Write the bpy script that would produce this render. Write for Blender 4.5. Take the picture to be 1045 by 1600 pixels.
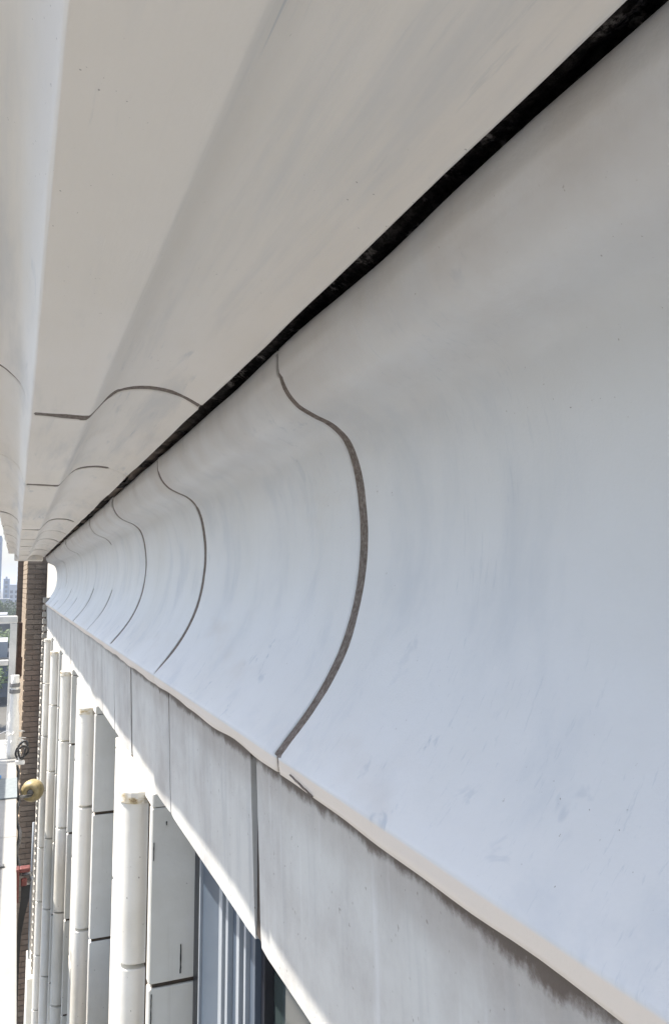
import bpy, bmesh, math, random
from mathutils import Vector, Matrix, noise
random.seed(7)
S = bpy.context.scene
for o in list(bpy.data.objects): bpy.data.objects.remove(o)

# ------------------------------------------------------------------ camera
F, CX, CY, VX, VY = 1200.0, 522.5, 800.0, 26.0, 912.0
yc = Vector((VX-CX, -(VY-CY), -F)).normalized()
p = math.atan((VY-CY)/F)
zc = Vector((0, math.cos(p), -math.sin(p)))
xc = yc.cross(zc)
# camera axes expressed in the world: rows of the matrix are world axes in camera space
Mw = Matrix(((xc.x, xc.y, xc.z), (yc.x, yc.y, yc.z), (zc.x, zc.y, zc.z)))
cam = bpy.data.cameras.new('camera')
cam.sensor_fit = 'VERTICAL'; cam.sensor_height = 24.0; cam.lens = F*24.0/1600.0
cam.clip_start = 0.02; cam.clip_end = 6000
co = bpy.data.objects.new('camera', cam); S.collection.objects.link(co)
co.matrix_world = Mw.to_4x4()
S.camera = co

# ------------------------------------------------------------------ light
SUN = Vector((-1.0, 0.62, 1.955)).normalized()
elev = math.asin(SUN.z); azim = math.atan2(SUN.x, SUN.y)
w = bpy.data.worlds.new('World'); S.world = w; w.use_nodes = True
nt = w.node_tree; nt.nodes.clear()
sky = nt.nodes.new('ShaderNodeTexSky'); sky.sky_type = 'NISHITA'; sky.sun_disc = False
sky.sun_elevation = elev; sky.sun_rotation = azim; sky.air_density = 1.0; sky.dust_density = 2.2; sky.ozone_density = 1.0
bg = nt.nodes.new('ShaderNodeBackground'); bg.inputs[1].default_value = 0.13
out = nt.nodes.new('ShaderNodeOutputWorld')
nt.links.new(sky.outputs[0], bg.inputs[0]); nt.links.new(bg.outputs[0], out.inputs[0])
sl = bpy.data.lights.new('sun', 'SUN'); sl.energy = 5.0; sl.angle = math.radians(0.53); sl.color = (1, 0.94, 0.86)
so = bpy.data.objects.new('sun', sl); S.collection.objects.link(so)
so.rotation_euler = SUN.to_track_quat('Z', 'Y').to_euler()
S.view_settings.view_transform = 'Standard'; S.view_settings.look = 'None'
S.view_settings.gamma = 1; S.view_settings.use_curve_mapping = False
S.view_settings.exposure = 0.98
S.render.engine = 'CYCLES'
S.cycles.max_bounces = 8; S.cycles.diffuse_bounces = 5

# ------------------------------------------------------------------ material helpers
class NM:
    def __init__(s, name):
        s.m = bpy.data.materials.new(name); s.m.use_nodes = True
        s.t = s.m.node_tree; s.b = s.t.nodes['Principled BSDF']
        s.pos = s.t.nodes.new('ShaderNodeNewGeometry').outputs['Position']
    def n(s, typ, **kw):
        x = s.t.nodes.new(typ)
        for k, v in kw.items(): setattr(x, k, v)
        return x
    def link(s, a, b): s.t.links.new(a, b)
    def mp(s, scale=(1,1,1), rot=(0,0,0), loc=(0,0,0)):
        x = s.n('ShaderNodeMapping'); x.inputs['Scale'].default_value = scale
        x.inputs['Rotation'].default_value = rot; x.inputs['Location'].default_value = loc
        s.link(s.pos, x.inputs[0]); return x.outputs[0]
    def noise(s, vec, scale, detail=4, rough=.55, dist=0):
        x = s.n('ShaderNodeTexNoise'); x.inputs['Scale'].default_value = scale
        x.inputs['Detail'].default_value = detail; x.inputs['Roughness'].default_value = rough
        x.inputs['Distortion'].default_value = dist
        s.link(vec, x.inputs['Vector']); return x.outputs['Fac']
    def rng(s, v, a, b, c=0.0, d=1.0):
        x = s.n('ShaderNodeMapRange'); x.interpolation_type = 'SMOOTHSTEP'
        x.inputs[1].default_value = a; x.inputs[2].default_value = b
        x.inputs[3].default_value = c; x.inputs[4].default_value = d
        s.link(v, x.inputs[0]); return x.outputs[0]
    def math(s, op, a, b=None):
        x = s.n('ShaderNodeMath', operation=op)
        for i, v in enumerate((a, b)):
            if v is None: continue
            if isinstance(v, (int, float)): x.inputs[i].default_value = v
            else: s.link(v, x.inputs[i])
        return x.outputs[0]
    def mix(s, fac, a, b):
        x = s.n('ShaderNodeMix', data_type='RGBA')
        for k, v in ((0, fac), (6, a), (7, b)):
            if isinstance(v, (int, float)): x.inputs[k].default_value = v
            elif isinstance(v, tuple): x.inputs[k].default_value = (*v, 1)
            else: s.link(v, x.inputs[k])
        return x.outputs[2]
    def comp(s, i):
        x = s.n('ShaderNodeSeparateXYZ'); s.link(s.pos, x.inputs[0]); return x.outputs[i]
    def done(s, col, rough=.6, bump=None, strength=.3, dist=.002, spec=.5, metal=0):
        if isinstance(col, tuple): s.b.inputs['Base Color'].default_value = (*col, 1)
        else: s.link(col, s.b.inputs['Base Color'])
        if isinstance(rough, (int, float)): s.b.inputs['Roughness'].default_value = rough
        else: s.link(rough, s.b.inputs['Roughness'])
        s.b.inputs['Specular IOR Level'].default_value = spec
        s.b.inputs['Metallic'].default_value = metal
        if bump is not None:
            x = s.n('ShaderNodeBump'); x.inputs['Strength'].default_value = strength
            x.inputs['Distance'].default_value = dist
            s.link(bump, x.inputs['Height']); s.link(x.outputs[0], s.b.inputs['Normal'])
        return s.m

def painted(name, base, streak_scale, fine_scale, soffit=False):
    k = NM(name)
    big = k.noise(k.pos, 2.3, 4, .6)
    col = k.mix(k.rng(big, .35, .7), base, tuple(c*f for c, f in zip(base, (.955, .95, .93))))
    # long faint brush streaks
    st = k.noise(k.mp(streak_scale), 1.0, 5, .62, .3)
    col = k.mix(k.rng(st, .48, .74, 0, .72 if soffit else .42), col, tuple(c*f for c, f in zip(base, (.76, .80, .85))))
    # short bluish grey dashes, only in patches
    d = k.noise(k.mp(tuple(q*3.2 for q in streak_scale), rot=(.25, 0, 0)), 1.0, 3, .6, .5)
    patch = k.noise(k.mp((3, 3, 3), loc=(4, 2, 9)), 1.0, 3, .5)
    dd = k.math('MULTIPLY', k.rng(d, .60, .72), k.rng(patch, .50, .66))
    col = k.mix(k.math('MULTIPLY', dd, .75), col, tuple(c*f for c, f in zip(base, (.60, .66, .73))))
    sx, sy, sz = fine_scale
    f1 = k.noise(k.mp((sx, sy, sz), rot=(.18, .05, 0)), 1.0, 4, .7, .25)
    fp = k.noise(k.mp((5, 4, 5), loc=(1, 7, 3)), 1.0, 3, .55)
    ff = k.math('MULTIPLY', k.rng(f1, .58, .70), k.rng(fp, .47, .68))
    col = k.mix(k.math('MULTIPLY', ff, .32), col, tuple(c*f for c, f in zip(base, (.62, .68, .74))))
    pit = k.noise(k.pos, 210, 2, .5)
    pp = k.math('MULTIPLY', k.rng(pit, .735, .765), k.rng(k.noise(k.pos, 6, 2), .48, .62))
    col = k.mix(k.math('MULTIPLY', pp, .7), col, (.22, .20, .18))
    # old pinkish tan blotches where earlier coats show
    tn = k.noise(k.mp((1.6, 1.1, 3.0), loc=(1.7, .35, .2)), 1.6, 4, .6)
    col = k.mix(k.rng(tn, .60, .76, 0, .40), col, (base[0]*.80, base[1]*.73, base[2]*.66))
    if not soffit:
        # tan stains by the open joint, plus the cove top's shade painted warm grey
        z = k.comp(2)
        near = k.rng(z, .10, .28)
        nn = k.noise(k.pos, 7, 5, .6)
        col = k.mix(k.math('MULTIPLY', near, k.rng(nn, .35, .70, .30, .75)), col, (base[0]*.78, base[1]*.72, base[2]*.66))
        # drip edge at the block foot: warm bounced light painted as buff
        foot = k.rng(z, -.2065, -.2105)
        col = k.mix(k.math('MULTIPLY', foot, .9), col, (.78, .69, .59))
    fine = k.noise(k.mp(tuple(q*2 for q in streak_scale)), 3.0, 6, .6)
    h = k.math('ADD', k.math('MULTIPLY', fine, .6), k.math('MULTIPLY', k.noise(k.pos, 14, 4), 1.5))
    h = k.math('ADD', h, k.math('MULTIPLY', k.noise(k.pos, 420, 3, .7), .22))
    h = k.math('SUBTRACT', h, k.math('MULTIPLY', pp, .6))
    r = k.rng(st, .3, .8, .42, .62)
    return k.done(col, r, h, .22, .004, .4)

M = {}
M['cove'] = painted('cove_paint', (.735, .748, .758), (14, 9, 3.0), (60, 190, 17))
M['soffit'] = painted('soffit_paint', (.80, .76, .71), (16, 1.4, 10), (150, 9, 110), True)

def mk_mortar():
    k = NM('joint_mortar')
    a = k.noise(k.pos, 160, 5, .7); b = k.noise(k.pos, 34, 4, .6)
    col = k.mix(k.rng(a, .35, .7), (.15, .122, .104), (.29, .255, .23))
    col = k.mix(k.rng(b, .64, .74, 0, .5), col, (.50, .48, .45))
    return k.done(col, .95, a, .8, .003, .2)
M['mortar'] = mk_mortar()
def mk_dark():
    k = NM('open_joint_void_shade')
    a = k.noise(k.pos, 120, 5, .7); b = k.noise(k.pos, 22, 4, .6)
    col = k.mix(k.rng(a, .4, .7), (.012, .011, .012), (.05, .045, .045))  # near-black base paints the void's darkness onto the joint filling
    col = k.mix(k.math('MULTIPLY', k.rng(b, .55, .66), k.rng(a, .45, .6)), col, (.24, .225, .22))
    fresh = k.math('MULTIPLY', k.rng(k.comp(1), 1.1, 1.9), k.rng(k.noise(k.pos, 6, 4), .42, .56))
    col = k.mix(k.math('MULTIPLY', fresh, .9), col, (.20, .165, .14))
    return k.done(col, .95, a, 1, .004, .15)
M['dirt_dark'] = mk_dark()
def mk_frieze():
    k = NM('weathered_frieze_stone')
    base = (.61, .61, .58)
    n1 = k.noise(k.pos, 5, 6, .65)
    col = k.mix(k.rng(n1, .35, .72), base, (.46, .445, .42))
    run = k.noise(k.mp((40, 34, 2.2)), 1, 5, .6)
    z = k.comp(2)
    col = k.mix(k.rng(run, .52, .78, 0, .5), col, (.40, .41, .41))
    run2 = k.noise(k.mp((40, 60, 3.5), loc=(3, 1, 4)), 1, 4, .6)
    col = k.mix(k.rng(run2, .55, .8, 0, .35), col, (.76, .77, .77))
    # soot and dirt hanging from beneath the drip edge, ragged
    e = k.math('ADD', z, k.math('MULTIPLY', k.math('SUBTRACT', k.noise(k.mp((45, 17, 14)), 1, 10, .76), .50), .045))
    y = k.comp(1)
    amt = k.rng(y, 3.6, 1.5, .25, .95)
    col = k.mix(k.math('MULTIPLY', k.rng(e, -.249, -.236), amt), col, (.045, .032, .024))
    col = k.mix(k.math('MULTIPLY', k.rng(e, -.300, -.245, 0, .36), amt), col, (.25, .20, .16))
    sp = k.noise(k.pos, 130, 2, .5)
    col = k.mix(k.rng(sp, .70, .76, 0, .6), col, (.22, .19, .16))
    return k.done(col, .75, k.math('ADD', k.noise(k.pos, 60, 5, .65), k.math('MULTIPLY', run, .6)), .35, .003, .35)
M['frieze'] = mk_frieze()
def mk_pil(name, base, dirt_dark=.35):
    k = NM(name)
    n1 = k.noise(k.pos, 4, 5, .6)
    col = k.mix(k.rng(n1, .35, .7), base, tuple(c*f for c, f in zip(base, (.9, .89, .86))))
    run = k.noise(k.mp((40, 40, 2)), 1, 5, .6)
    col = k.mix(k.rng(run, .55, .8, 0, dirt_dark), col, (.45, .40, .32))
    sp = k.noise(k.pos, 85, 2, .5)
    col = k.mix(k.rng(sp, .72, .77, 0, .7), col, (.16, .13, .10))
    z = k.comp(2)
    return k.done(col, .5, k.noise(k.pos, 45, 5, .6), .25, .003, .45)
M['pil'] = mk_pil('glazed_white_terracotta', (.81, .79, .73))
def mk_cap():
    k = NM('stained_cap_terracotta'); n = k.noise(k.mp((30, 30, 60)), 1, 5, .65)
    c = k.mix(k.rng(n, .44, .66), (.74, .71, .64), (.52, .42, .25))
    c = k.mix(k.rng(n, .62, .68, 0, .8), c, (.20, .12, .05))
    return k.done(c, .6, n, .5, .003)
M['rust'] = mk_cap()
def simple(name, col, rough=.6, var=.15, sc=20, metal=0, spec=.5, bump=.2):
    k = NM(name); n = k.noise(k.pos, sc, 5, .6)
    c = k.mix(k.rng(n, .3, .75), col, tuple(q*(1-var) for q in col))
    return k.done(c, rough, n, bump, .003, spec, metal)
M['alu'] = simple('pale_window_frame', (.085, .11, .145), .35, .12, 8, 0, .6, .05)
M['alu_light'] = simple('white_window_frame', (.34, .37, .40), .35, .08, 8, 0, .6, .05)
M['alu_dark'] = simple('dark_window_track', (.02, .022, .03), .4, .3, 12)
def mk_glass():
    k = NM('window_glass')
    n = k.noise(k.mp((2, 3, .4)), 1, 3)
    c = k.mix(k.rng(n, .4, .6), (.035, .05, .05), (.07, .09, .085))
    m = k.done(c, .06, k.noise(k.pos, 1.5, 2), .05, .02, .8); return m
M['glass'] = mk_glass()
M['white_paint'] = simple('white_painted_metal', (.34, .335, .315), .4, .1, 15)
M['offwhite'] = simple('dull_white_rail_paint', (.78, .77, .74), .5, .2, 15)
M['greymat'] = simple('grey_cloth', (.24, .27, .28), .9, .2, 30)
M['strap'] = simple('grey_strap', (.20, .20, .20), .8, .3, 30)
M['black'] = simple('black_rubber', (.02, .02, .022), .6, .3, 40)
M['steel'] = simple('worn_steel', (.30, .30, .30), .45, .5, 60, .7)
M['roller'] = simple('yellowed_roller_plastic', (.46, .37, .19), .4, .45, 25, 0, .5)
M['red'] = simple('worn_red_paint', (.17, .045, .038), .5, .45, 50)
M['blue'] = simple('blue_plastic_scrap', (.03, .22, .55), .5, .2, 40)
M['sheet'] = simple('white_dust_sheet', (.82, .81, .78), .9, .12, 60, 0, .3, .6)
M['render'] = simple('sunlit_white_render', (.62, .585, .51), .8, .12, 5)
M['litbrick'] = simple('sunlit_brick_return', (.40, .31, .215), .9, .3, 9)  # lighter copy of the tower brick, sunlight painted into its colour
def mk_brick():
    k = NM('brown_brick')
    oi = k.n('ShaderNodeNewGeometry').outputs['Random Per Island']
    c = k.mix(oi, (.15, .122, .10), (.215, .18, .15))
    c = k.mix(k.rng(k.noise(k.pos, 2.2, 4), .48, .62, 0, .4), c, (.25, .17, .13))
    c = k.mix(k.rng(k.noise(k.pos, 40, 4), .4, .8, 0, .5), c, (.16, .13, .11))
    return k.done(c, .9, k.noise(k.pos, 60, 4), .4, .004, .25)
M['brick'] = mk_brick()
M['brickmortar'] = simple('pale_brick_mortar', (.19, .16, .135), .95, .3, 30)
M['city'] = [simple('city_wall_%s' % n, c, .8, .12, .4) for n, c in
    (('blue', (.16, .24, .36)), ('grey', (.36, .37, .38)), ('cream', (.48, .44, .37)), ('brick', (.30, .19, .15)), ('pale', (.50, .52, .55)))]  # the blue wall colour paints distance haze onto the skyline blocks
M['roof'] = simple('dark_flat_roof', (.06, .06, .062), .9, .4, .7)
M['cityglass'] = simple('city_window_glass', (.06, .09, .13), .15, .3, .5, 0, .8)
def mk_leaf():
    k = NM('tree_leaves')
    oi = k.n('ShaderNodeNewGeometry').outputs['Random Per Island']
    return k.done(k.mix(oi, (.035, .075, .012), (.10, .16, .03)), .6)
M['leaf'] = mk_leaf()
M['bark'] = simple('tree_bark', (.10, .075, .05), .95, .4, 8)
M['asphalt'] = simple('asphalt', (.055, .055, .058), .9, .3, 3)
M['pave'] = simple('concrete_pavement', (.30, .29, .27), .9, .2, 2)
M['ground'] = simple('city_ground', (.12, .115, .10), .95, .4, .05)

# ------------------------------------------------------------------ object helpers
C = S.collection
def link(name, me, mat, parent=None, loc=None):
    o = bpy.data.objects.new(name, me); C.objects.link(o)
    if mat is not None and not me.materials: me.materials.append(mat)
    if parent is not None: o.parent = parent
    if loc is not None: o.location = loc
    return o
def from_bm(name, bm, mat, parent=None, loc=None, smooth=False):
    bmesh.ops.recalc_face_normals(bm, faces=bm.faces[:])
    me = bpy.data.meshes.new(name); bm.to_mesh(me); bm.free()
    if smooth:
        for f in me.polygons: f.use_smooth = True
    return link(name, me, mat, parent, loc)
def thing(name, label, cat, loc=(0, 0, 0), group=None):
    o = bpy.data.objects.new(name, None); C.objects.link(o); o.location = loc
    o.empty_display_size = .1
    tag(o, label, cat, group); return o
def tag(o, label, cat, group=None):
    o['label'] = label; o['category'] = cat
    if group: o['group'] = group
    return o
def box(bm, x0, x1, y0, y1, z0, z1, bev=0):
    r = bmesh.ops.create_cube(bm, size=1, matrix=Matrix.Translation(((x0+x1)/2, (y0+y1)/2, (z0+z1)/2)) @ Matrix.Diagonal((x1-x0, y1-y0, z1-z0, 1)))
    if bev:
        es = set(e for v in r['verts'] for e in v.link_edges)
        bmesh.ops.bevel(bm, geom=list(es), offset=bev, segments=2, affect='EDGES', profile=.5)
def boxo(name, dims, mat, parent=None, bev=0, loc=None):
    bm = bmesh.new(); box(bm, *dims, bev=bev); return from_bm(name, bm, mat, parent, loc)
def tube(bm, pts, r, n=10, cap=True):
    pts = [Vector(q) for q in pts]; rings = []
    for i, q in enumerate(pts):
        t = (pts[min(i+1, len(pts)-1)] - pts[max(i-1, 0)]).normalized()
        a = Vector((0, 0, 1)) if abs(t.z) < .9 else Vector((1, 0, 0))
        u = t.cross(a).normalized(); v = t.cross(u)
        rr = r[i] if isinstance(r, (list, tuple)) else r
        rings.append([bm.verts.new(q + rr*(math.cos(2*math.pi*k/n)*u + math.sin(2*math.pi*k/n)*v)) for k in range(n)])
    for a, b in zip(rings, rings[1:]):
        for k in range(n): bm.faces.new((a[k], a[(k+1) % n], b[(k+1) % n], b[k]))
    if cap: bm.faces.new(rings[0]); bm.faces.new(rings[-1])

def spline(pts, per=5, sharp=()):
    """Catmull-Rom through 2D points; indices in sharp stay corners."""
    out = []
    n = len(pts)
    for i in range(n-1):
        p1, p2 = Vector(pts[i]), Vector(pts[i+1])
        p0 = Vector(pts[i-1]) if i > 0 and i not in sharp else p1 - (p2-p1)
        p3 = Vector(pts[i+2]) if i+2 < n and (i+1) not in sharp else p2 + (p2-p1)
        for k in range(per):
            t = k/per
            out.append(.5*((2*p1) + (p2-p0)*t + (2*p0-5*p1+4*p2-p3)*t*t + (3*p1-p0-3*p2+p3)*t**3))
    out.append(Vector(pts[-1])); return out
def normals(pr, sgn):
    ns = []
    for i in range(len(pr)):
        t = (pr[min(i+1, len(pr)-1)] - pr[max(i-1, 0)]).normalized()
        ns.append(Vector((t.y, -t.x))*sgn)
    return ns
def nz(x, y, z): return noise.noise(Vector((x, y, z)))

def block(name, pr, ns, back, y0, y1, g0, g1, mat, parent, wave=(), seed=0.0, n=26):
    """one hand-cast block: the profile swept from y0 to y1; g0/g1(i) = half joint at profile point i"""
    ys = [0, .0018, .005, .012, .03] ; L = y1-y0
    m = n
    inner = [.03 + (L-.06)*k/m for k in range(1, m)]
    par = ys + inner + [L-.03, L-.012, L-.005, L-.0018, L]
    P = len(pr); bm = bmesh.new(); grid = []
    for j, d in enumerate(par):
        row = []
        for i in range(P):
            s = i/(P-1)
            a = g0(i); b = g1(i)
            ja = a + .0011*nz(s*34+seed, y0*3, 1.7) + .0016*nz(s*9+seed, y0*3, 5.1)
            jb = b + .0011*nz(s*34+seed, y1*3, 8.3) + .0016*nz(s*9+seed, y1*3, 2.2)
            ja = max(ja, .00025); jb = max(jb, .00025)
            if d <= .03: y = y0 + ja + d*( .03-ja)/.03
            elif d >= L-.03: y = y1 - jb - (L-d)*(.03-jb)/.03
            else: y = y0 + d
            off = .0016*nz(pr[i].x*9+seed, y*3.1, pr[i].y*9) + .0006*nz(s*30, y*11, seed)
            off = max(off, -.0004)
            e = min(d, L-d)
            if e < .0001: off -= .0020
            elif e < .002: off -= .0007
            q = pr[i] + ns[i]*off
            if name == 'soffit_block' and i <= 12 and y > 1.0:
                t = min(1, (y-1.0)/.8)
                q = q + Vector((-(.0035*t + .005*t*max(0, nz(y*3.1, 7, 7)) + .010*t*max(0, nz(y*1.9, 2, 7)-.25))*min(1, (12-i)/6), 0))
            for (lo, hi, amp, fr) in wave:
                if lo <= i <= hi: q = q + ns[i]*max(-.0003, amp*(.25+nz(y*fr, lo*.7+seed, 3.3))) + (Vector((0, .8*amp*nz(y*fr*1.7, lo*.5, 9.9+seed))) if lo > 20 else Vector((0, 0)))
            row.append(bm.verts.new((q.x, y, q.y)))
        grid.append(row)
    for a, b in zip(grid, grid[1:]):
        for i in range(P-1):
            f = bm.faces.new((a[i], a[i+1], b[i+1], b[i])); f.smooth = True
    # ends, back (own vertices so that the arrises stay crisp)
    for row in (grid[0], grid[-1]):
        a = [bm.verts.new(v.co) for v in row]; yy = row[0].co.y
        b = [bm.verts.new((back[1][0]+(back[0][0]-back[1][0])*i/(P-1), yy, back[1][1]+(back[0][1]-back[1][1])*i/(P-1))) for i in range(P)]
        for i in range(P-1): bm.faces.new((a[i], a[i+1], b[i+1], b[i]))
    bk = [(grid[0][-1].co.copy(), grid[-1][-1].co.copy())] + [(Vector((q[0], grid[0][0].co.y, q[1])), Vector((q[0], grid[-1][0].co.y, q[1]))) for q in back] + [(grid[0][0].co.copy(), grid[-1][0].co.copy())]
    for (a, b), (c, d) in zip(bk, bk[1:]):
        bm.faces.new([bm.verts.new(v) for v in (a, b, d, c)])
    bmesh.ops.recalc_face_normals(bm, faces=bm.faces[:])
    me = bpy.data.meshes.new(name); bm.to_mesh(me); bm.free()
    return link(name, me, mat, parent)

def core(name, pr, ns, back, y0, y1, depth, mat, parent, step=.05, rough=.0008):
    """mortar bed behind the blocks, seen in the joints"""
    dep = depth if callable(depth) else (lambda q: depth)
    bm = bmesh.new(); rows = []
    k = int((y1-y0)/step)
    for j in range(k+1):
        y = y0+(y1-y0)*j/k
        rows.append([bm.verts.new((q.x-m.x*dep(q)+rough*nz(i*.9, y*60, 0), y, q.y-m.y*dep(q))) for i, (q, m) in enumerate(zip(pr, ns))]
                    + [bm.verts.new((q[0], y, q[1])) for q in back])
    n = len(rows[0])
    for a, b in zip(rows, rows[1:]):
        for i in range(n): bm.faces.new((a[i], a[(i+1) % n], b[(i+1) % n], b[i]))
    m = len(pr)
    for r in (rows[0], rows[-1]):
        a = [bm.verts.new(v.co) for v in r[:m]]; yy = r[0].co.y
        b = [bm.verts.new((back[1][0]+(back[0][0]-back[1][0])*i/(m-1), yy, back[1][1]+(back[0][1]-back[1][1])*i/(m-1))) for i in range(m)]
        for i in range(m-1): bm.faces.new((a[i], a[i+1], b[i+1], b[i]))
    return from_bm(name, bm, mat, parent)

# ================================================================== THE BUILDING
bld = thing('building', 'long white terracotta facade with painted overhanging cornice, frieze and pilasters seen from beneath', 'building', (.6, 0, -18))
def P(o):  # keep world coordinates under the offset root
    o.matrix_parent_inverse = Matrix.Translation((-.6, 0, 18)); return o
class Holder: pass
YB, YE = -3.6, 9.0

# ---- cove course (the big cyma moulding)
cv = [(.345, .2925), (.300, .2920), (.2940, .2870), (.2955, .262), (.304, .241), (.320, .223), (.342, .2115), (.364, .2025), (.383, .187), (.395, .165),
      (.404, .132), (.4095, .092), (.4105, .051), (.4065, .010), (.399, -.030), (.3895, -.061), (.375, -.095), (.355, -.130),
      (.331, -.163), (.307, -.191), (.2965, -.2035), (.2955, -.208), (.2985, -.2255), (.304, -.2275), (.335, -.2275)]
cvp = spline(cv, 4, (2, 21, 22, 23)); cvn = normals(cvp, 1)
cvb = [(.52, -.2275), (.52, .2925)]
cove = P(core('cornice_cove', cvp, cvn, cvb, YB+.02, YE-.02, .0020, M['mortar'], bld, rough=.0003))
NP = len(cvp)
def gcove(k):
    def g(i):
        s = i/(NP-1)
        base = {1: .0120, 2: .0150, 3: .0180}.get(k, .0125)
        if s < .055: return .0004
        if s > .86: return .0014 if k != 1 else .0040
        if k == 1: base = .0060 + .0068*max(0, min(1, (s-.12)/.35)) - .0015*max(0, (s-.7)/.2)
        if k == 2 and s < .35: base = .0110
        if k == 2 and s > .74: base = .0150*max(.05, (.86-s)/.12)
        if k == 3: base = .0175 if s < .82 else .003
        if k == 4: base = .0004 if .36 < s < .58 else .018
        if k == 5: base = .0004 if s < .58 else .024
        if k == 6: base = .022 if (s < .32 or s > .66) else .0005
        if k >= 7: base = .026 if (s < .6) == (k % 2 == 0) or s > .72 else .0030
        return base
    return g
for k in range(-4, 10):
    y0, y1 = k*.9, (k+1)*.9
    b = block('cove_block', cvp, cvn, cvb, y0, y1, gcove(k), gcove(k+1), M['cove'], cove,
          wave=((4, 12, .0050, 3.4), (NP-11, NP-6, .0036, 5.0)), seed=k*3.7, n=34 if -1 <= k <= 3 else 18)

# ---- soffit course (upper overhang)
sf = [(.279, .350), (.2725, .300), (.2705, .2895), (.262, .2935), (.240, .304), (.215, .311), (.188, .313), (.162, .3105), (.140, .304), (.124, .293), (.109, .275), (.099, .262),
      (.0935, .2570), (.085, .2562), (.060, .256), (.030, .256), (.0150, .2562), (.0118, .2578), (.0095, .2615), (.0055, .274), (.0005, .289), (-.006, .302),
      (-.018, .314), (-.034, .326), (-.055, .334), (-.078, .339), (-.0885, .342), (-.090, .347), (-.090, .40), (-.094, .44), (-.110, .47), (-.115, .50)]
sfp = spline(sf, 4, (2, 12, 27)); sfn = normals(sfp, -1)
sfb = [(-.115, .56), (.279, .56)]
soff = P(core('cornice_soffit', sfp, sfn, sfb, YB+.02, YE-.02, lambda q: .0007 if .082 < q.x < .135 else .0019, M['mortar'], bld, rough=.0003))
NS = len(sfp)
def gsoff(k):
    def g(i):
        s = i/(NS-1)
        x = sfp[i].x
        if .000 < x < .0155 and sfp[i].y < .285: return .0003
        if s > .85 or s < .05: return .0010
        w_ = .85+.6*max(0, .5+nz(x*22, k*2.1, 4))
        if k == 0: return .0105*w_ if x > .22 else (.0125 if x > .14 else .0200 if x > .08 else (.0130*w_ if x > .015 else .0075))
        if k == 1: return (.0190*w_ if x < .22 else .0006) if x > .012 else .006
        if k == 2: return .0004
        if k == 3: return .0300 if x < .25 else .004
        return .0300 if (k % 2) else .0220
    return g
for k in [-3, -2, -1] + list(range(0, 9)):
    y0, y1 = 1.235+.9*(k-1), 1.235+.9*k
    if k < 0: y0, y1 = -3.6+.98*(k+3), -3.6+.98*(k+4)
    if k == 0: y0 = -.66
    y0 = max(y0, YB); y1 = min(y1, YE)
    if k == 8: y1 = YE
    if y1-y0 < .2: continue
    block('soffit_block', sfp, sfn, sfb, y0, y1, gsoff(k-1) if k > 0 else gsoff(2), gsoff(k) if k >= 0 else gsoff(2), M['soffit'], soff,
          wave=((6, 12, .0016, 5.0), (NS-24, NS-12, .0100, 2.6)), seed=50+k*2.9, n=34 if -1 <= k <= 3 else 18)

# ---- rough mortar deep in the open horizontal joint
bm = bmesh.new(); rows = []
ny = 900
for j in range(ny+1):
    y = -1.2 + (YE+1.15)*j/ny
    row = []
    for i in range(7):
        x = .274+.074*i/6
        z = .322 - .030*(i/6)**2 + .010*nz(x*40, y*7, 0) + .010*nz(x*90, y*30, 4)
        z -= .030*max(0, nz(y*6, 3.3, 1.1))*(1-i/6)
        if y > 1.2: z -= .020*min(1, (y-1.2)*1.5)*(1-i/7)
        z = max(z, .2945 if i > 1 else .286)
        row.append(bm.verts.new((x, y, z)))
    rows.append(row)
for a, b in zip(rows, rows[1:]):
    for i in range(6): bm.faces.new((a[i], a[i+1], b[i+1], b[i])).smooth = True
P(from_bm('open_joint_filling', bm, M['dirt_dark'], bld))

# ---- cracked mortar at the drip edge near the first cove joint
bm = bmesh.new()
cr = [(.852-i*.0085, -.2172-.0009*i+.0004*math.sin(i*2.3)) for i in range(9)]
for (ya, za), (yb, zb) in zip(cr, cr[1:]):
    wd = .00045+.0004*random.random()
    xa, xb = .2952+(-.208-za)*.17-.0016, .2952+(-.208-zb)*.17-.0016
    wd *= .8+.6*math.sin(min(3.1, .3+(.852-ya)*42))
    vs = [bm.verts.new(q) for q in ((xa, ya, za-wd), (xa, ya, za+wd), (xb, yb, zb+wd), (xb, yb, zb-wd))]
    vs2 = [bm.verts.new(v.co+Vector((.006, 0, 0))) for v in vs]
    bm.faces.new(vs); bm.faces.new(vs2)
    for i in range(4): bm.faces.new((vs[i], vs[(i+1) % 4], vs2[(i+1) % 4], vs2[i]))
P(from_bm('drip_edge_crack', bm, M['mortar'], bld))

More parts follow.
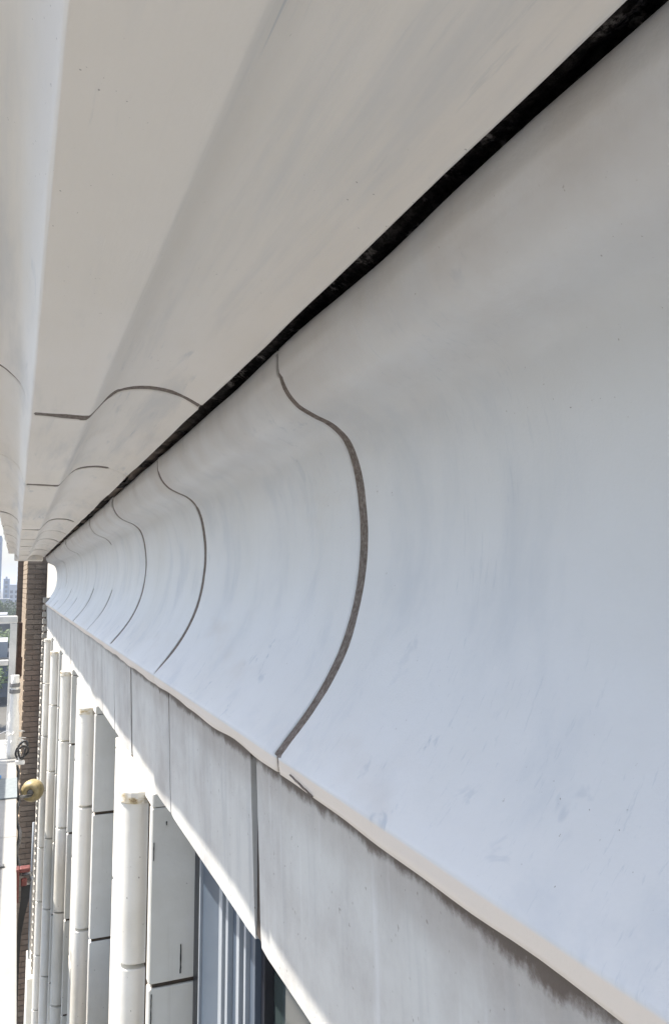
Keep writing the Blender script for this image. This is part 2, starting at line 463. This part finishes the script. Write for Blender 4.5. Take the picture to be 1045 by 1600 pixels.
# ---- frieze
FJ = [-3.6, -2.9, -2.3, -1.6, -1.0, -.25, 1.046, 1.684, 2.277, 2.69, 3.085, 3.69, 4.30, 4.93, 5.55, 6.18, 6.80, 7.42, 8.05, 8.98]
thick = {1.046, 2.277}
fz = P(boxo('frieze', (.3215, .50, YB, YE-.02, -.48, -.2275), simple('frieze_joint_mortar', (.07, .055, .045), .95, .5, 90), bld))
def fslab(name, y0, y1, a, b, sd):
    bm = bmesh.new(); nyy = max(4, int((y1-y0)/.03)); nzz = 12; g = []
    x_of = lambda z: .3085 + .036*(-.229-z)
    for j in range(nyy+1):
        y = y0+a+(y1-b-y0-a)*j/nyy; r = []
        for i in range(nzz+1):
            z = -.2285 - (.485-.2285)*i/nzz
            yy = y
            if j == 0: yy += .0012*nz(z*60, sd, 1)
            if j == nyy: yy += .0012*nz(z*60, sd, 7)
            x = x_of(z) + .0010*nz(y*4, z*5, sd)
            if j in (0, nyy): x += .0015
            if i == nzz: x += .0010; z += .0012*nz(y*9, sd, 2)
            r.append(bm.verts.new((x, yy, z)))
        g.append(r)
    for p_, q_ in zip(g, g[1:]):
        for i in range(nzz): bm.faces.new((p_[i], p_[i+1], q_[i+1], q_[i])).smooth = True
    # underside, sides
    bot = [(v.co.copy()) for v in (r[-1] for r in g)]
    for p_, q_ in zip(bot, bot[1:]):
        bm.faces.new([bm.verts.new(v) for v in (p_, q_, (.50, q_.y, q_.z), (.50, p_.y, p_.z))])
    for r in (g[0], g[-1]):
        for p_, q_ in zip(r, r[1:]):
            bm.faces.new([bm.verts.new(v) for v in (p_.co.copy(), q_.co.copy(), (.345, q_.co.y, q_.co.z), (.345, p_.co.y, p_.co.z))])
    bmesh.ops.recalc_face_normals(bm, faces=bm.faces[:])
    me = bpy.data.meshes.new(name); bm.to_mesh(me); bm.free()
    return link(name, me, M['frieze'], fz)
for n_, (a, b) in enumerate(zip(FJ, FJ[1:])):
    ga = .0135 if a in thick else .0045; gb = .0135 if b in thick else .0045
    fslab('frieze_panel', a, b, ga, gb, n_*5.1)

# ---- backing wall of the building, roof
P(boxo('wall', (.50, 12.5, YB, 12.3, -18, .56), M['render'], bld))
P(boxo('roof', (-.10, 12.4, YB+.1, 9.0-.02, .562, .70), M['roof'], bld))

M['pmortar'] = simple('brown_pilaster_mortar', (.095, .07, .05), .95, .4, 60)
# ---- pilasters: blocks stacked on a mortar core
XF, XW = .311, .412
def arc(cx, cy, r, a0, a1, n):
    return [(cx+r*math.cos(math.radians(a0+(a1-a0)*k/n)), cy+r*math.sin(math.radians(a0+(a1-a0)*k/n))) for k in range(n+1)]
def pil_section(wd):
    c = .003
    s = [(XW+.09, 0), (XF+c, 0), (XF, c), (XF, .028), (XF+.004, .034)]
    s += [(XF+.022, .048), (XF+.022, .108)]
    s += arc(.300, .148, .041, -65, -295, 14)
    s += [(XF+.010, .195), (XF+.010, .215), (XF, .222), (XF, wd-c), (XF+c, wd), (XW+.09, wd)]
    return s
def extr(name, sec, y0, z0, z1, mat, parent, round_=.0025, sd=0, wob=.0006):
    """vertical prism from a plan section, with softened top and bottom arrises"""
    bm = bmesh.new(); rings = []
    cx = .40; cy = sum(q[1] for q in sec)/len(sec)
    N = max(2, int((z1-z0)/.09))
    lev = [(z0, 1), (z0+round_, 0)] + [(z0+round_+(z1-z0-2*round_)*k/N, 0) for k in range(1, N)] + [(z1-round_, 0), (z1, 1)]
    for z, e in lev:
        r = []
        for i, q in enumerate(sec):
            x, y = q
            if e:
                x += .0022 if x < XW else 0
                y += .0012*(1 if y < cy else -1)
            d = wob*nz(i*.25+sd, z*7, sd)
            zz = z + (.0016*nz(i*.35, sd, z*3) if e else 0)
            r.append(bm.verts.new((x+d, y0+y, zz)))
        rings.append(r)
    n = len(sec)
    for j_, (a, b) in enumerate(zip(rings, rings[1:])):
        if j_ in (1, len(rings)-2) and len(rings) > 4:      # hard break between arris and body
            a = [bm.verts.new(v.co) for v in a] if j_ == 1 else a
            if j_ == len(rings)-2: a = [bm.verts.new(v.co) for v in a]
        for i in range(n):
            f = bm.faces.new((a[i], a[(i+1) % n], b[(i+1) % n], b[i]))
            f.smooth = (7 <= i <= 20)
    for r in (rings[0], rings[-1]):
        f = bm.faces.new([bm.verts.new(v.co) for v in r]); f.normal_update(); bmesh.ops.triangulate(bm, faces=[f])
    bmesh.ops.recalc_face_normals(bm, faces=bm.faces[:])
    me = bpy.data.meshes.new(name); bm.to_mesh(me); bm.free()
    return link(name, me, mat, parent)
PY = [-2.3, -.55, 1.87, 3.26, 4.68, 6.08, 7.50]
ZB0 = [-.535, -.912, -1.39, -1.86, -2.36, -2.83, -3.29, -3.75, -4.21, -4.67, -5.13, -5.6, -6.06, -6.5]
for n_, y in enumerate(PY):
    wd = .72 if y < 3 else 1.02
    c = bmesh.new(); box(c, XF+.010, .497, y+.006, y+wd-.006, -18, -.4875)
    pc = P(from_bm('pilaster', c, M['pmortar'], bld))
    flat = [(XW+.085, 0), (XF+.003, 0), (XF, .003), (XF, wd-.003), (XF+.003, wd), (XW+.085, wd)]
    def dz(): return random.uniform(-.008, .008)
    # flat head block, stained roll cap, shaft blocks
    extr('head_block', flat, y, -.520, -.489, M['pil'], pc, sd=n_)
    cap = arc(.301, .148, .046, 0, -360, 18)[:-1]
    extr('roll_cap', cap, y, -.5375, -.508, M['rust'], pc, sd=n_+3)
    js = [ZB0[0]+.013] + [z+dz() for z in ZB0[1:]] + [-7.0]
    for i_, (zt, zb) in enumerate(zip(js, js[1:])):
        extr('shaft_block', pil_section(wd), y, zb+.0055, zt-(.0055 if i_ else .001), M['pil'], pc, sd=n_*9+i_)
    extr('lower_shaft', pil_section(wd), y, -17.995, -7.01, M['pil'], pc, sd=n_)

for (x, za, zb, wd) in ((.3835, -.836, -.900, .0020), (.318, -.935, -1.00, .0012), (.317, -.60, -.64, .0012), (.345, -.555, -.563, .002)):
    bm = bmesh.new(); n = max(2, int((za-zb)/.006)); g = []
    for j in range(n+1):
        z = za+(zb-za)*j/n; q = x+.0008*nz(j*.7, x*50, 0); w2 = wd*random.uniform(.5, 1)
        g.append([bm.verts.new(v) for v in ((q-w2, 1.868, z), (q+w2, 1.868, z), (q+w2, 1.876, z), (q-w2, 1.876, z))])
    for a, b in zip(g, g[1:]):
        for i in range(4): bm.faces.new((a[i], a[(i+1) % 4], b[(i+1) % 4], b[i]))
    bm.faces.new(g[0]); bm.faces.new(g[-1])
    P(from_bm('tar_mark', bm, M['black'], bld))
# ---- windows between pilasters
def window(y0, y1, z0, z1):
    L = y1-y0
    wroot = P(boxo('window', (.470, .494, y0, y1, z0, z1), M['alu_dark'], bld))
    # from the far jamb towards the camera: sealant gap, wide stile, tracks, sashes
    spec = [(.000, .070, .4125, .47, 'alu_dark'), (.070, .079, .408, .46, 'alu_light'), (.079, .235, .4145, .46, 'alu'), (.235, .262, .412, .46, 'alu_light'),
            (.262, .278, .432, .47, 'alu_dark'), (.278, .296, .4155, .46, 'alu_light'), (.296, .368, .426, .468, 'alu'), (.368, .388, .413, .46, 'alu_light'),
            (.388, .415, .424, .46, 'alu_dark'), (.415, .428, .4145, .46, 'alu_light'), (.428, .462, .4225, .46, 'alu'), (.462, .482, .434, .46, 'alu_dark')]
    for a, b, x0, x1, m in spec:
        if a > L*.5: break
        boxo('stile', (x0, x1, y1-b, y1-a-.0006, z0+.002, z1-.002), M[m], wroot, .0012)
        if a < L*.3: boxo('stile', (x0, x1, y0+a+.0006, y0+b, z0+.002, z1-.002), M[m], wroot, .0012)
    boxo('pane', (.452, .462, y0+.05, y1-.484, z0+.05, z1-.05), M['glass'], wroot)
    boxo('sill', (.40, .468, y0+.486, y1-.486, z0+.002, z0+.05), M['alu_light'], wroot, .002)
    boxo('rail', (.42, .450, y0+.486, y1-.486, z1-.055, z1-.004), M['alu'], wroot, .002)
    for t in (.33, .62):
        yy = y0+(y1-y0-.484)*t
        if L > .9: boxo('mullion', (.425, .450, yy, yy+.03, z0+.05, z1-.06), M['alu'], wroot, .002)
gaps = [(-1.57, -.556), (.176, 1.864)] + [(PY[i]+(.726 if i == 2 else 1.026), PY[i+1]-.006) for i in range(2, 6)] + [(8.526, 8.97)]
for (a, b) in gaps:
    for fl in range(4):
        zt = -.488-fl*3.9
        window(a, b, zt-2.5, zt)
        P(boxo('spandrel', (.405, .497, a, b, zt-3.896, zt-2.504), M['pil'], bld, .003))

# ---- sunlit end bay beyond the cornice, toothed at the brick
endw = P(boxo('end_wall', (.424, .498, 9.02, 12.29, -18, .30), M['render'], bld))
bm = bmesh.new()
z = -.15; i = 0
while z > -7:
    box(bm, .272, .424, 8.75, 8.90, z-.050, z)
    z -= .075; i += 1
P(from_bm('toothed_brick_edge', bm, simple('pale_toothing', (.46, .43, .38), .9, .3, 20), bld))['kind'] = 'stuff'
pier = P(boxo('end_pier_lower', (.245, .42, 8.66, 9.3, -18, -3.95), M['mortar'], bld))
for i in range(9):
    zt = -3.945-i*.62
    boxo('pier_block', (.240, .419, 8.655, 9.31, zt-.612, zt), M['pil'], pier, .006).matrix_parent_inverse = Matrix.Identity(4)
P(boxo('toothing_bed', (.290, .42, 8.91, 9.015, -7, -.2), M['mortar'], bld))
P(boxo('cornice_end_stop', (-.03, .262, 9.003, 9.12, .247, .52), M['soffit'], bld, .012))
P(boxo('cornice_end_stop', (-.095, -.031, 9.003, 9.10, .325, .52), M['soffit'], bld, .012))
# thin pale conduit
bm = bmesh.new(); tube(bm, [(.262, 9.1, -3.94), (.262, 9.1, -3.0), (.264, 9.1, -2.55)], .012, 8)
P(from_bm('conduit', bm, M['alu_light'], bld, smooth=True))

# the blocks hang under parts whose parent inverse is already set: their own local frame is world-like
# ================================================================== BRICK TOWER
tw = thing('brick_tower', 'tall narrow brown brick pier rising at the far end of the white facade', 'brick tower', (.3, 12.4, -18))
def PT(o): o.matrix_parent_inverse = Matrix.Translation((-.3, -12.4, 18)); return o
PT(boxo('core', (.165, 1.2, 12.43, 14.2, -18, 1.2), M['brickmortar'], tw))
bm = bmesh.new(); z = -9.0; row = 0
while z < 1.15:
    x = .160 - (.11 if row % 2 else 0)
    while x < .95:
        xa, xb = max(x, .160), min(x+.205, 1.0)
        if xb-xa > .03: box(bm, xa, xb, 12.415+random.uniform(-.004, .004), 12.5, z, z+.063)
        x += .215
    z += .075; row += 1
b_ = PT(from_bm('brickwork', bm, M['brick'], tw)); b_['kind'] = 'stuff'
bm = bmesh.new(); z = -9.0; row = 0
while z < 1.15:
    y = 12.45 + (.1 if row % 2 else 0)
    while y < 14.1:
        ya, yb = y, min(y+.205, 14.18); xs = lambda q: .150-.046*(q-12.4)/1.8
        vs = [bm.verts.new(v) for v in ((xs(ya), ya, z), (xs(yb), yb, z), (.21, yb, z), (.21, ya, z), (xs(ya), ya, z+.068), (xs(yb), yb, z+.068), (.21, yb, z+.068), (.21, ya, z+.068))]
        for q in ((0, 1, 2, 3), (4, 5, 6, 7), (0, 1, 5, 4), (1, 2, 6, 5), (2, 3, 7, 6), (3, 0, 4, 7)): bm.faces.new([vs[i] for i in q])
        y += .215
    z += .075; row += 1
b_ = PT(from_bm('side_brickwork', bm, M['litbrick'], tw)); b_['kind'] = 'stuff'
bm = bmesh.new(); z = -9.0; row = 0
while z < .9:
    x = .015 - (.07 if row % 2 else 0)
    while x < .16:
        xa, xb = max(x, .015), min(x+.205, .165)
        if xb-xa > .02: box(bm, xa, xb, 14.215, 14.3, z, z+.063)
        x += .215
    z += .075; row += 1
b_ = PT(from_bm('rear_step_brickwork', bm, M['brick'], tw)); b_['kind'] = 'stuff'
PT(boxo('rear_step', (.02, 1.2, 14.24, 15.5, -18, .93), M['brickmortar'], tw))

# ================================================================== SUSPENDED WORK PLATFORM
DZ = -1.41; DX = .052
pf = thing('work_platform', 'long white suspended work platform hanging close beside the facade below the cornice', 'platform', (-.3, 3, DZ))
def PP(o): o.matrix_parent_inverse = Matrix.Translation((.3, -3, -DZ)); return o
yy = -2.4
while yy < 7.3:
    y2 = min(yy+2.4, 7.75)
    for x0, x1 in ((-.62, -.40), (-.395, -.175), (-.17, DX)):
        PP(boxo('deck_plank', (x0, x1, yy+.002, y2-.002, DZ-.03, DZ), M['white_paint'], pf, .004))
    yy += 2.4
PP(boxo('side_beam', (DX-.035, DX-.004, -2.4, 7.72, DZ-.10, DZ-.031), simple('blue_side_beam', (.05, .11, .20), .5, .3, 10), pf, .004))
PP(boxo('outer_beam', (-.60, -.57, -2.4, 7.72, DZ-.10, DZ-.031), M['steel'], pf, .004))
RY = 7.1
for x0 in (-.035, -.64):
    PP(boxo('guard_post', (x0, x0+.055, RY, RY+.05, DZ+.002, -.335), M['offwhite'], pf, .005))
PP(boxo('top_rail', (-.66, .024, RY-.003, RY+.055, -.335, -.272), M['offwhite'], pf, .012))
PP(boxo('middle_rail', (-.585, -.037, RY+.004, RY+.046, -.685, -.640), M['offwhite'], pf, .006))
for y in (-2.3, 2.3, 6.9):
    PP(boxo('outer_post', (-.645, -.605, y, y+.04, DZ-.03, -.30), M['offwhite'], pf, .005))
PP(boxo('outer_rail', (-.65, -.60, -2.4, 7.09, -.298, -.255), M['offwhite'], pf, .01))
# roller that keeps the platform off the wall
def ring_profile(pr, c, axis, n=28):
    bm = bmesh.new(); rows = []
    ax = Vector(axis).normalized(); u = ax.cross(Vector((0, 0, 1))).normalized(); v = ax.cross(u)
    for k in range(n):
        a = 2*math.pi*k/n; d = math.cos(a)*u+math.sin(a)*v
        rows.append([bm.verts.new(Vector(c)+ax*h+d*r) for h, r in pr])
    for k in range(n):
        a, b = rows[k], rows[(k+1) % n]
        for i in range(len(pr)-1): bm.faces.new((a[i], a[i+1], b[i+1], b[i]))
    bmesh.ops.remove_doubles(bm, verts=bm.verts[:], dist=1e-5)
    return bm
WC = (.160, 6.06, -1.475)
pr = [(-.040, .016), (-.050, .026), (-.058, .042), (-.052, .060), (-.030, .073), (0, .078), (.030, .073), (.052, .060), (.058, .042), (.050, .026), (.040, .016)]
wh = PP(from_bm('roller_wheel', ring_profile(pr, WC, (.35, 1, .1)), M['roller'], pf, smooth=True))
from_bm('hub', ring_profile([(-.062, .0001), (-.062, .016), (-.050, .024), (.050, .024), (.062, .016), (.062, .0001)], WC, (.35, 1, .1), 14), M['steel'], wh)
bm = bmesh.new(); tube(bm, [(.03, 5.93, -1.47), (.10, 5.95, -1.485), (.150, 5.985, -1.49)], .011, 8)
tube(bm, [(.03, 5.93, -1.44), (.03, 5.93, -1.49)], .018, 8)
PP(from_bm('roller_arm', bm, M['steel'], pf, smooth=True))

M['rusty'] = simple('rusty_dark_steel', (.09, .05, .035), .8, .5, 30, .3)
PP(boxo('hanger_bracket', (.030, .062, 7.11, 7.17, -.80, -.33), M['rusty'], pf, .004))
PP(boxo('bracket_plate', (.026, .070, 7.095, 7.108, -.78, -.62), M['rusty'], pf, .003))
mat_ = boxo('grey_mat', (-.30, DX+.004, 5.62, 6.18, DZ+.001, DZ+.010), M['greymat'], None, .003)
tag(mat_, 'grey cloth mat laid across the white platform deck beside the yellowed roller', 'mat')
# blue scrap: crumpled little sheet
bm = bmesh.new(); g = []
for i in range(8):
    g.append([bm.verts.new((-.135+.012*i, 6.16+.014*j, DZ+.012+.014*abs(nz(i*.6, j*.7, 2)))) for j in range(8)])
for a, b in zip(g, g[1:]):
    for j in range(7): bm.faces.new((a[j], a[j+1], b[j+1], b[j]))
tag(from_bm('plastic_scrap', bm, M['blue'], None, smooth=True), 'small crumpled blue plastic scrap on the platform next to the grey mat', 'scrap')
# coil of black cable hanging on the platform edge
coil = thing('cable_coil', 'black cable coil with a grey clip hanging over the platform edge above the roller', 'cable', (.06, 6.6, -1.3))
bm = bmesh.new(); pts = []
for k in range(60):
    a = k/60*4*math.pi*1.02
    pts.append((.006*math.sin(k*.3)+.034*math.cos(a)*(1+.25*math.sin(a*.37))+.030, .03*math.sin(a*.5), .058*math.sin(a+.3)*(1+.3*math.cos(a*.41))))
tube(bm, pts, .0085, 7); from_bm('loop', bm, M['black'], coil, smooth=True)
bm = bmesh.new(); box(bm, -.02, .05, -.02, .02, -.10, -.07, .006); box(bm, .0, .02, -.015, .015, -.07, .01, .004); from_bm('clip', bm, M['offwhite'], coil)
bm = bmesh.new()
pts = [(DX+.010+.014*nz(i*.5, 2, 3)+.010*math.sin(i*.9), 7.5-i*.11, DZ-.035-.022*abs(math.sin(i*.55))-.02*nz(i*.31, 5, 1)) for i in range(30)]
tube(bm, pts, .011, 7)
cb = from_bm('power_cable', bm, M['black'], None, smooth=True)
tag(cb, 'black cable sagging along the wall side edge of the white platform', 'cable')
# red and grey rope clamp
cl = thing('rope_clamp', 'worn red and grey steel rope clamp with a dark strap hanging off the platform edge', 'clamp', (.085, 4.25, DZ-.02))
bm = bmesh.new(); box(bm, -.035, -.020, -.03, .03, -.13, .03, .004); box(bm, -.02, .03, -.025, .025, .008, .03, .006); from_bm('jaw', bm, M['red'], cl)
bm = bmesh.new(); tube(bm, [(-.01, 0, -.005), (.030, 0, -.004), (.038, 0, -.03), (.030, 0, -.055), (-.01, 0, -.058)], .0095, 8); from_bm('shackle', bm, M['steel'], cl, smooth=True)
bm = bmesh.new(); box(bm, -.012, .016, -.028, -.008, -.055, -.018, .005); from_bm('cam', bm, M['red'], cl)
bm = bmesh.new(); tube(bm, [(.034, 0, -.028), (.046, -.002, -.028)], .012, 10); from_bm('pin', bm, M['alu_light'], cl, smooth=True)
bm = bmesh.new(); g = []
for k, (x, y, z, wd) in enumerate([(.012, 0, -.05, .022), (.010, -.02, -.11, .020), (-.004, -.06, -.18, .014), (-.014, -.12, -.25, .009), (-.018, -.2, -.34, .008), (-.02, -.3, -.48, .008), (-.018, -.4, -.7, .012), (-.02, -.42, -.82, .016), (-.022, -.42, -.90, .006)]):
    g.append([bm.verts.new((x+sx*wd, y+sy*.006, z)) for sx, sy in ((-1, -1), (1, -1), (1, 1), (-1, 1))])
for a, b in zip(g, g[1:]):
    for i in range(4): bm.faces.new((a[i], a[(i+1) % 4], b[(i+1) % 4], b[i]))
bm.faces.new(g[0]); bm.faces.new(g[-1]); from_bm('strap', bm, M['black'], cl)
# little tool on the deck
t_ = boxo('scraper', (-.085, -.005, 4.30, 4.325, DZ+.001, DZ+.012), M['steel'], None, .003); tag(t_, 'small grey steel scraper lying flat on the white deck', 'scraper')
# bundled dust sheet at the end of the platform
ds = thing('dust_sheet', 'white folded dust sheet bundled with grey straps against the guardrail post', 'dust sheet', (.02, 6.95, DZ))
def roll(z0, z1, name, mat, r0, r1, amp=.006, sd=0, cx=0, cy=0):
    bm = bmesh.new(); rows = []
    for j in range(13):
        t = j/12; z = z0+(z1-z0)*t; r = r0+(r1-r0)*t
        rows.append([bm.verts.new((cx+(r+amp*nz(math.cos(a)*2.5+sd, math.sin(a)*2.5, z*9))*math.cos(a), cy+(r*1.3+amp*nz(math.cos(a)*2, math.sin(a)*2+sd, z*9))*math.sin(a), z)) for a in [2*math.pi*k/20 for k in range(20)]])
    for a, b in zip(rows, rows[1:]):
        for k in range(20): bm.faces.new((a[k], a[(k+1) % 20], b[(k+1) % 20], b[k]))
    bm.faces.new(rows[0]); bm.faces.new(rows[-1])
    return from_bm(name, bm, mat, ds, smooth=True)
roll(.0, .66, 'folded_cloth', M['sheet'], .042, .034, .014, 1)
roll(.515, .545, 'strap', M['strap'], .041, .041, .002, 2)
roll(.565, .595, 'strap', M['strap'], .041, .041, .002, 3)
bm = bmesh.new()
for k in range(26):
    a = random.uniform(0, 6.28); z = random.uniform(.10, .22)
    d = Vector((math.cos(a), math.sin(a)*.6, random.uniform(-.2, .1))); q = Vector((.035*math.cos(a), .04*math.sin(a), z))
    tube(bm, [q, q+d*.03, q+d*random.uniform(.045, .075)+Vector((0, 0, -.01))], [.006, .005, .002], 5)
from_bm('frayed_ends', bm, M['sheet'], ds)['kind'] = 'stuff'

# ================================================================== GROUND AND STREET
GZ = -18
def sheet(name, x0, x1, y0, y1, z, mat, th=0):
    if th: o = boxo(name, (x0, x1, y0, y1, z-th, z), mat)
    else:
        bm = bmesh.new(); bm.faces.new([bm.verts.new(v) for v in ((x0, y0, z), (x1, y0, z), (x1, y1, z), (x0, y1, z))]); o = from_bm(name, bm, mat)
    o['kind'] = 'structure'; return o
sheet('ground', -3000, 3000, -3000, 4500, GZ-.15, M['ground'])
sheet('road', -13, -4.5, -300, 900, GZ-.146, M['asphalt'])
sheet('pavement', -4.5, .30, -60, 60, GZ, M['pave'], .15)
sheet('far_pavement', -17.5, -13, -60, 300, GZ, M['pave'], .15)
bm = bmesh.new()
y = -60
while y < 200:
    bm.faces.new([bm.verts.new(v) for v in ((-8.82, y, GZ-.142), (-8.68, y, GZ-.142), (-8.68, y+3, GZ-.142), (-8.82, y+3, GZ-.142))]); y += 9
o = from_bm('road_marking', bm, M['white_paint']); o['kind'] = 'structure'

# ================================================================== BUILDINGS FARTHER OFF
def cityblock(name, label, x0, x1, y0, y1, h, mat, fl=3.6, bw=4.0, roofbits=True, group=None):
    t = thing(name, label, 'building', ((x0+x1)/2, (y0+y1)/2, GZ-.15), group)
    X, Y = (x1-x0)/2, (y1-y0)/2
    boxo('wall', (-X, X, -Y, Y, 0, h), mat, t)
    boxo('roof', (-X+.4, X-.4, -Y+.4, Y-.4, h+.01, h+.06), M['roof'], t)
    bm = bmesh.new()
    for (a, b, c, d) in ((-X-.1, X+.1, -Y-.1, -Y+.3), (-X-.1, X+.1, Y-.3, Y+.1), (-X-.1, -X+.3, -Y+.3, Y-.3), (X-.3, X+.1, -Y+.3, Y-.3)): box(bm, a, b, c, d, h-.2, h+.9)
    from_bm('parapet', bm, mat, t)
    nf = int(h/fl); nx = max(1, int(2*X/bw)); ny_ = max(1, int(2*Y/bw))
    me = None
    bmw = bmesh.new(); box(bmw, -.9, .9, -.08, .06, 0, 2.0)
    mw = bpy.data.meshes.new('window'); bmw.to_mesh(mw); bmw.free(); mw.materials.append(M['cityglass'])
    cnt = 0
    for f in range(nf):
        z = f*fl+1.1
        for i in range(nx):
            if cnt < 200:
                o = link('window', mw, None, t, (-X+2*X*(i+.5)/nx, -Y, z)); cnt += 1
    cnt = 0
    for f in range(nf):
        for i in range(ny_):
            if cnt < 90:
                o = link('window', mw, None, t, (X if x1 < 0 else -X, -Y+2*Y*(i+.5)/ny_, f*fl+1.1)); o.rotation_euler = (0, 0, math.pi/2); cnt += 1
    if roofbits:
        boxo('roof_plant', (-X*.4, X*.2, -Y*.3, Y*.4, h+.06, h+2.6), M['city'][1], t)
    return t
CM = M['city']
cityblock('tower_block', 'tall tower block painted haze blue at the left edge beyond the railing', -32, -9.5, 520, 560, 47+.0, CM[0], 3.4, 2.6)
cityblock('office_block', 'hazy blue mid height office block in the distant skyline right of the tower', -9, -4.8, 640, 660, 21, CM[0], 3.4, 2.4, group='office blocks on the skyline')
cityblock('office_block', 'lower pale blue office block in the distant skyline touching the brick pier', -4.6, 12, 600, 630, 16.5, CM[4], 3.4, 3.2, group='office blocks on the skyline')
cityblock('warehouse', 'long low dark roofed building seen through the guardrail opening', -26, 14, 210, 262, 7.2, M['roof'], 3.5, 5)
cityblock('terrace_house', 'low brick building with dark flat roof nearer than the long low roof', -16, 9, 128, 160, 6.0, M['roof'], 3, 4)
cityblock('rooftop_hall', 'pale low hall with flat roof behind the far trees', -14, 6, 330, 350, 9.5, CM[2], 3.4, 4)
for i, (y0, y1, h, m, lb) in enumerate(((-42, -16, 11, 2, 'cream low building across the street behind the camera side'), (-14, 12, 9, 3, 'low brick building across the street opposite the facade'),
        (14, 42, 12, 1, 'grey low building across the street beyond the brick one'), (44, 76, 8, 4, 'pale low building across the street farthest along'))):
    cityblock('street_house', lb, -31, -17.6, y0, y1, h, CM[m], 3.2, 4, group='low buildings across the street')

# ================================================================== TREES
def leafmesh(seed, n, R):
    rnd = random.Random(seed); bm = bmesh.new()
    cl = [(Vector((rnd.gauss(0, .42), rnd.gauss(0, .42), rnd.gauss(0, .30)))*R, rnd.uniform(.28, .5)*R) for _ in range(16)]
    for _ in range(n):
        c, r = rnd.choice(cl)
        d = Vector((rnd.gauss(0, 1), rnd.gauss(0, 1), rnd.gauss(0, 1))).normalized()*r*rnd.uniform(.55, 1.05)
        q = c+d; a = Vector((rnd.gauss(0, 1), rnd.gauss(0, 1), rnd.gauss(0, .6))).normalized(); b = a.cross(Vector((rnd.random(), rnd.random(), 1))).normalized()
        s = rnd.uniform(.16, .34)
        bm.faces.new([bm.verts.new(v) for v in (q-a*s, q-b*s*.55, q+a*s, q+b*s*.55)])
    me = bpy.data.meshes.new('crown'); bm.to_mesh(me); bm.free(); me.materials.append(M['leaf']); return me
def trunkmesh(seed, h):
    rnd = random.Random(seed); bm = bmesh.new()
    tube(bm, [(0, 0, 0), (.06, .02, h*.4), (0, .05, h*.75), (.1, 0, h)], [.30, .24, .17, .08], 8)
    for k in range(5):
        a = rnd.uniform(0, 6.28); z = h*rnd.uniform(.5, .8)
        tube(bm, [(0, 0, z), (math.cos(a)*1.1, math.sin(a)*1.1, z+1.3), (math.cos(a)*1.9, math.sin(a)*1.9, z+2.4)], [.11, .07, .03], 6)
    me = bpy.data.meshes.new('trunk'); bm.to_mesh(me); bm.free(); me.materials.append(M['bark']); return me
crowns = [leafmesh(s, 1500, 3.3) for s in (1, 2, 3)]; trunks = [trunkmesh(s, 5) for s in (4, 5)]
spots = [(-6, 285, 1.5, 'broad green tree in front of the distant skyline at the left edge'),
         (-1.2, 300, 1.25, 'green tree whose crown shows just above the guardrail beside the brick pier'),
         (-4, 192, .9, 'dark tree standing before the long low roof, left of the guard post'),
         (1, 186, 1.0, 'dark tree before the long low roof, behind the guard post'),
         (-3, 108, .9, 'leafy tree in front of the low brick building, nearest in the opening'),
         (-15, -6, 1, 'street tree on the far pavement opposite the low brick building'),
         (-15, 20, 1, 'street tree on the far pavement opposite the grey building'),
         (-15, 50, 1, 'street tree on the far pavement before the pale building')]
for i, (x, y, s, lb) in enumerate(spots):
    t = thing('tree', lb, 'tree', (x, y, GZ-.15), 'street trees on the far pavement' if x == -15 else 'trees between the distant roofs')
    t.scale = (s, s, s); t.rotation_euler = (0, 0, i*1.3)
    link('trunk', trunks[i % 2], None, t); link('crown', crowns[i % 3], None, t, (0, 0, 6.6))

# ================================================================== AIR
bm = bmesh.new(); box(bm, -3200, 3200, -3200, 4700, GZ-1.3, 34)
hz = from_bm('haze', bm, None); hz['kind'] = 'stuff'
hm = bpy.data.materials.new('haze_air'); hm.use_nodes = True; hm.node_tree.nodes.clear()
ho = hm.node_tree.nodes.new('ShaderNodeOutputMaterial'); pv = hm.node_tree.nodes.new('ShaderNodeVolumePrincipled')
pv.inputs['Color'].default_value = (.86, .92, 1, 1); pv.inputs['Density'].default_value = .0006; pv.inputs['Anisotropy'].default_value = .3
hm.node_tree.links.new(pv.outputs[0], ho.inputs['Volume']); hz.data.materials.append(hm)
